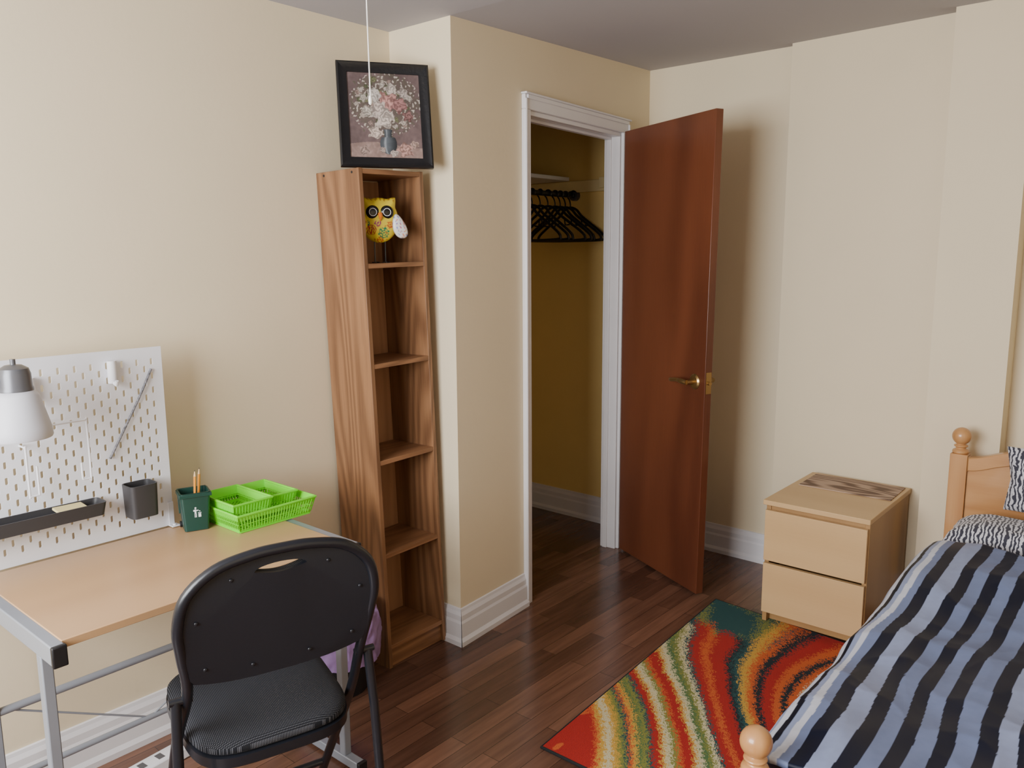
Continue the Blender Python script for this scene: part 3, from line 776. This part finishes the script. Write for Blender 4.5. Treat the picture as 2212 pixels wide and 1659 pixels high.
# ------------------------------------------------------------------ rug
quad = [Vector((1.765, .42)), Vector((2.965, .42)), Vector((3.065, 1.475)), Vector((1.76, 1.395))]
def rugxy(u, v):
    a = quad[0].lerp(quad[1], u); b = quad[3].lerp(quad[2], u); return a.lerp(b, v)
RED = C(166, 32, 24); ORG = C(198, 92, 40); YEL = C(200, 156, 64); CRM = C(202, 192, 154); OLV = C(126, 130, 60); GRN = C(78, 110, 66); TEAL = C(32, 76, 76); DRK = C(22, 36, 42)
PAL = [(-1.9, RED), (-1.55, ORG), (-1.45, DRK), (-1.25, RED), (-1.10, ORG), (-1.04, TEAL), (-.98, CRM), (-.90, ORG), (-.84, DRK), (-.76, ORG), (-.66, RED), (-.60, DRK), (-.54, ORG), (-.48, YEL), (-.43, TEAL), (-.39, DRK),
       (-.28, RED), (-.23, ORG), (-.16, RED), (-.13, TEAL), (-.09, CRM), (-.05, OLV), (-.01, GRN), (.04, CRM), (.07, YEL), (.15, RED), (.18, ORG), (.22, OLV), (.27, CRM), (.30, YEL),
       (.36, RED), (.39, TEAL), (.44, OLV), (.47, GRN), (.51, YEL), (.54, ORG), (.57, TEAL), (.62, OLV), (.67, YEL), (.73, CRM), (.78, YEL), (.82, ORG), (9, RED)]
def rugcol(x, y):
    rc = math.hypot(x-2.52, y-.46); rd = math.hypot(x-1.60, y-1.62)
    p = math.log(max(rc, .02)/max(rd, .02))
    p += noise.noise(Vector((x*1.5, y*1.5, 4)))*.22+noise.noise(Vector((x*9, y*9, 3)))*.015+noise.noise(Vector((x*70, y*70, 3)))*.025+(random.random()-.5)*.05
    for lim, c in PAL:
        if p < lim: break
    if p > .84 and noise.noise(Vector((x*7+y*3, y*8, 21))) > .22: c = ORG
    k = sstep((x-2.62)/.30)*sstep((y-1.02)/.22)
    if k > 0:
        q = noise.noise(Vector((x*2+p*16, y*2, 12)))*.5+.5+(random.random()-.5)*.15
        if q < k*.72: c = TEAL if noise.noise(Vector((x*3, p*20, 2))) > -.15 else OLV
    return c
NX, NY = 400, 330
m = MB(); xy = []
def rp(u, v):
    p = rugxy(u, v); xy.append((p.x, p.y)); return (p.x-2.4, p.y-.95, .0095)
m.grid(NX, NY, rp)
m.col = [rugcol(*p) for p in xy]
rug = thing('rug', 'multicolour swirl patterned pile rug on the floor', 'rug', (2.4, .95, 0))
m.build('pile', M_attr_rug, rug, smooth=False)
m = MB(); qq = [(p.x-2.4, p.y-.95) for p in quad]; m.prism(qq, .001, .009)
m.tube([(p[0], p[1], .0055) for p in qq], .0052, 8, True); m.build('edge_binding', M_rugbk, rug)

# ------------------------------------------------------------------ nightstand
ns = thing('nightstand', 'birch veneer nightstand with two drawers', 'nightstand', (2.978, .848, .0112), (0, 0, 0))
nw, ndp, nh = .392, .52, .508
m = MB(); m.box(.02, ndp, 0, .018, 0, nh-.02); m.box(.02, ndp, nw-.018, nw, 0, nh-.02); m.box(ndp-.01, ndp, .018, nw-.018, .02, nh-.02)
m.box(.05, .065, .018, nw-.018, .0, .06); m.box(.024, .05, .018, nw-.018, nh-.05, nh-.02)
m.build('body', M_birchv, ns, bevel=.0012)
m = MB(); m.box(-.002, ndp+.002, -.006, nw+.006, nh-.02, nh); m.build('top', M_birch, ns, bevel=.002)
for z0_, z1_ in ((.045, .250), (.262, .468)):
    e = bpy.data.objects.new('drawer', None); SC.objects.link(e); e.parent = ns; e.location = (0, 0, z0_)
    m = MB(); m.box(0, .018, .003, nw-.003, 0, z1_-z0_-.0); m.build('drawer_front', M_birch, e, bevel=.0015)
    m = MB(); m.box(.019, .45, .03, nw-.03, .01, z1_-z0_-.03); m.build('drawer_box', M_birchv, e)
m = MB(); m.box(0, .215, 0, .36, 0, .003)
tag(m.build('table_mat', M_matwood, loc=(3.265, .855, nh+.0116), rot=(0, 0, R(1))), 'brown woodgrain print mat on the nightstand', 'placemat')

# ------------------------------------------------------------------ bed
BL = (1.45, .60, 0); BRz = R(1.08)
bed = thing('bed', 'lacquered pine bed frame with ball-topped posts', 'bed', BL, (0, 0, BRz))
def post(x, y, h, w=.058):
    m = MB(); hw = w/2
    m.box(x-hw, x+hw, y-hw, y+hw, 0, h-.06)
    m.lathe([(.001, h-.062), (.026, h-.060), (.029, h-.054), (.026, h-.047), (.017, h-.042), (.017, h-.038), (.024, h-.034), (.024, h-.030), (.016, h-.026), (.014, h-.022)], (x, y, 0), 28)
    m.ball((x, y, h+.004), .0325, 28); return m.build('post', M_pine, bed, bevel=.004)
LB = 1.85; WB = .97; HP = .800
post(0, 0, .505); post(0, -WB, .505); post(LB, 0, HP); post(LB, -WB, HP)
def arch(y):
    q = -y/WB; return .722+.015*(q*8 if q < .125 else 1)+.09*math.sin(math.pi*min(1, max(0, (q-.06)/.88)))**1.2
ys = [-.03-(WB-.06)*i/40 for i in range(41)]
m = MB()
vs = []
for y in ys:
    a = arch(y); vs += [(LB-.016, y, .30), (LB-.016, y, a), (LB+.010, y, a), (LB+.010, y, .30)]
fs = []
for i in range(40):
    for k in range(4): fs.append((i*4+k, i*4+(k+1) % 4, (i+1)*4+(k+1) % 4, (i+1)*4+k))
fs += [(0, 1, 2, 3), (163, 162, 161, 160)]
m.add(vs, fs); m.build('headboard', M_pineh, bed)
m = MB()
vs = []
for y in ys:
    a = arch(y); vs += [(LB-.026, y, a-.045), (LB-.026, y, a+.004), (LB+.014, y, a+.004), (LB+.014, y, a-.045)]
m.add(vs, fs); m.build('headboard_rail', M_pineh, bed, bevel=.003)
m = MB(); m.box(-.012, .012, -WB+.03, -.03, .16, .42); m.build('footboard', M_pineh, bed, bevel=.004)
for y in (-.014, -WB+.014):
    m = MB(); m.box(.03, LB-.03, y-.011, y+.011, .19, .31); m.build('side_rail', M_pine, bed, bevel=.003)
m = MB(); m.box(.03, LB-.03, -WB+.03, -.03, .22, .25); m.build('slats', M_pine, bed)
Fm = Matrix.Translation(BL) @ Matrix.Rotation(BRz, 4, 'Z')
def bedobj(mb, name, mat, label, cat, lx, ly, lz, **kw):
    mb.v = [(v[0]-lx, v[1]-ly, v[2]-lz) for v in mb.v]
    p = Fm @ Vector((lx, ly, lz))
    return tag(mb.build(name, mat, loc=p, rot=(0, 0, BRz), **kw), label, cat)
m = MB(); m.box(.035, LB-.035, -WB+.045, -.045, .251, .390)
bedobj(m, 'mattress', M_matt, 'white single mattress on the pine bed', 'mattress', .9, -.48, .251, bevel=.02)
NAVY = C(14, 21, 42); SLATE = C(114, 128, 166); PALE = C(142, 154, 188); WHT = C(200, 205, 220); BLK = C(16, 20, 34)
widths = [(.125, SLATE), (.012, WHT), (.010, PALE), (.014, WHT), (.010, BLK), (.010, PALE), (.012, WHT), (.020, SLATE)]
for i in range(16): widths += [(.034, NAVY), (.036 if i % 3 else .042, SLATE if i % 4 else PALE)]
def stripe(s_):
    a = 0
    for w_, c in widths:
        a += w_
        if s_ < a: return c
    return SLATE
NXc, NYc = 320, 620
cols = []
def comf(u, v):
    s_ = v*1.14
    x = .05+u*1.43
    wr = noise.noise(Vector((x*2.4, s_*4.0, 0)))*.022+noise.noise(Vector((x*6, s_*8, 2)))*.006
    rid = abs(noise.noise(Vector((x*3+s_*2.5, s_*4-x*1.5, 5))))
    rid2 = abs(noise.noise(Vector((x*5-s_*4, s_*6+x*3, 8))))
    lift = wr+(.3-rid)*.022+(.25-rid2)*.010
    r0 = .05; hang = .12; rise = .085*sstep((x-.85)/.6)
    yE = .018+.010*noise.noise(Vector((x*2.5, 1, 1)))+.010*math.sin(x*3.3)-.03*sstep((x-1.1)/.4)
    zt = .437+rise
    if s_ < hang: y, z = yE, zt-r0-hang+s_; y += lift*.5+.012
    elif s_ < hang+r0*math.pi/2:
        a = (s_-hang)/r0; y = yE-r0+r0*math.cos(a)+(lift*.5+.012)*math.cos(a); z = zt-r0+r0*math.sin(a)+lift*math.sin(a)
    else:
        y = yE-r0-(s_-hang-r0*math.pi/2); z = zt+lift
    z -= .03*max(0, (u-.97)/.03)
    ss = s_+.014*noise.noise(Vector((x*2.2, s_*2, 9)))+.004*noise.noise(Vector((x*7, s_*5, 11)))
    c = stripe(ss)
    if s_ < .02: c = WHT if int(x*70) % 2 else NAVY
    cols.append(c)
    return (x, y, z)
m = MB(); m.grid(NXc, NYc, comf); m.col = cols
bedobj(m, 'comforter', M_attr_bed, 'blue grey and navy striped satin comforter on the bed', 'comforter', .85, -.45, .42, ang=180, solid=.015)
def pillow(w, d, h):
    m = MB(); n = 40; vs = []
    for sg in (1, -1):
        for j in range(n+1):
            for i in range(n+1):
                a, b = -1+2*i/n, -1+2*j/n
                e = max(0, (1-a**4))**.5*max(0, (1-b**4))**.5
                pin = 1-.06*(1-abs(a))*abs(b)**2
                pin2 = 1-.06*(1-abs(b))*abs(a)**2
                nz = noise.noise(Vector((a*2, b*2, sg)))*.12+noise.noise(Vector((a*5, b*5, sg+3)))*.05
                vs.append((a*w/2*pin2, b*d/2*pin, sg*h/2*e*(1+(nz if sg > 0 else 0))))
    N = (n+1)**2; fs = []
    for h_ in (0, 1):
        for j in range(n):
            for i in range(n):
                f = (h_*N+j*(n+1)+i, h_*N+j*(n+1)+i+1, h_*N+(j+1)*(n+1)+i+1, h_*N+(j+1)*(n+1)+i)
                fs.append(f if h_ == 0 else f[::-1])
    m.add(vs, fs); return m
def placepil(x, y, z, rot, w, d, h, lab):
    o = pillow(w, d, h).build('pillow', M_zebra, ang=80)
    o.matrix_world = Fm @ Matrix.Translation((x, y, z)) @ Matrix.Rotation(rot[2], 4, 'Z') @ Matrix.Rotation(rot[1], 4, 'Y') @ Matrix.Rotation(rot[0], 4, 'X')
    return tag(o, lab, 'pillow', 'zebra print pillows on the bed')
placepil(1.655, -.31, .481, (0, 0, R(0)), .245, .60, .176, 'grey and white zebra print pillow lying flat')
placepil(1.766, -.43, .690, (R(0), R(84), 0), .235, .54, .10, 'grey and white zebra print pillow against headboard')

# ceiling pull cord
pc = thing('pull_cord', 'thin white pull cord hanging from the ceiling', 'pull cord', (.885, 1.050, 1.725))
m = MB(); m.tube([(0, 0, .004), (-.002, .001, .3), (-.004, .002, CZ0-1.725)], .0011, 6); m.build('cord', M_cord, pc)
m = MB(); m.lathe([(.0004, .008), (.002, .006), (.0036, .0), (.003, -.006), (.0008, -.008)], n=12); m.build('pull_knob', M_cord, pc)

# ------------------------------------------------------------------ light
def area(name, loc, rot, sx, sy, e, col):
    l = bpy.data.lights.new(name, 'AREA'); l.shape = 'RECTANGLE'; l.size = sx; l.size_y = sy; l.energy = e; l.color = col
    o = bpy.data.objects.new(name, l); SC.objects.link(o); o.location = loc; o.rotation_euler = rot; return o
area('window_daylight', (-1.04, (WY0+WY1)/2, (WZ0+WZ1)/2), (R(90), 0, R(-90)), 1.55, 1.15, 142, (.97, .98, 1.0))
w = bpy.data.worlds.new('world'); bpy.context.scene.world = w; w.use_nodes = True
w.node_tree.nodes['Background'].inputs[0].default_value = (.8, .88, 1, 1); w.node_tree.nodes['Background'].inputs[1].default_value = .6

# ------------------------------------------------------------------ camera
cam = bpy.data.cameras.new('camera'); cam.sensor_width = 36; cam.lens = 1750/2212*36; cam.clip_start = .02
co = bpy.data.objects.new('camera', cam); SC.objects.link(co)
th = math.atan(281.5/1750)
co.matrix_world = Matrix.Translation((0, 0, 1.48)) @ Matrix.Rotation(R(-49.5), 4, 'Z') @ Matrix.Rotation(math.pi/2-th, 4, 'X') @ Matrix.Rotation(-.007, 4, 'Z')
bpy.context.scene.camera = co
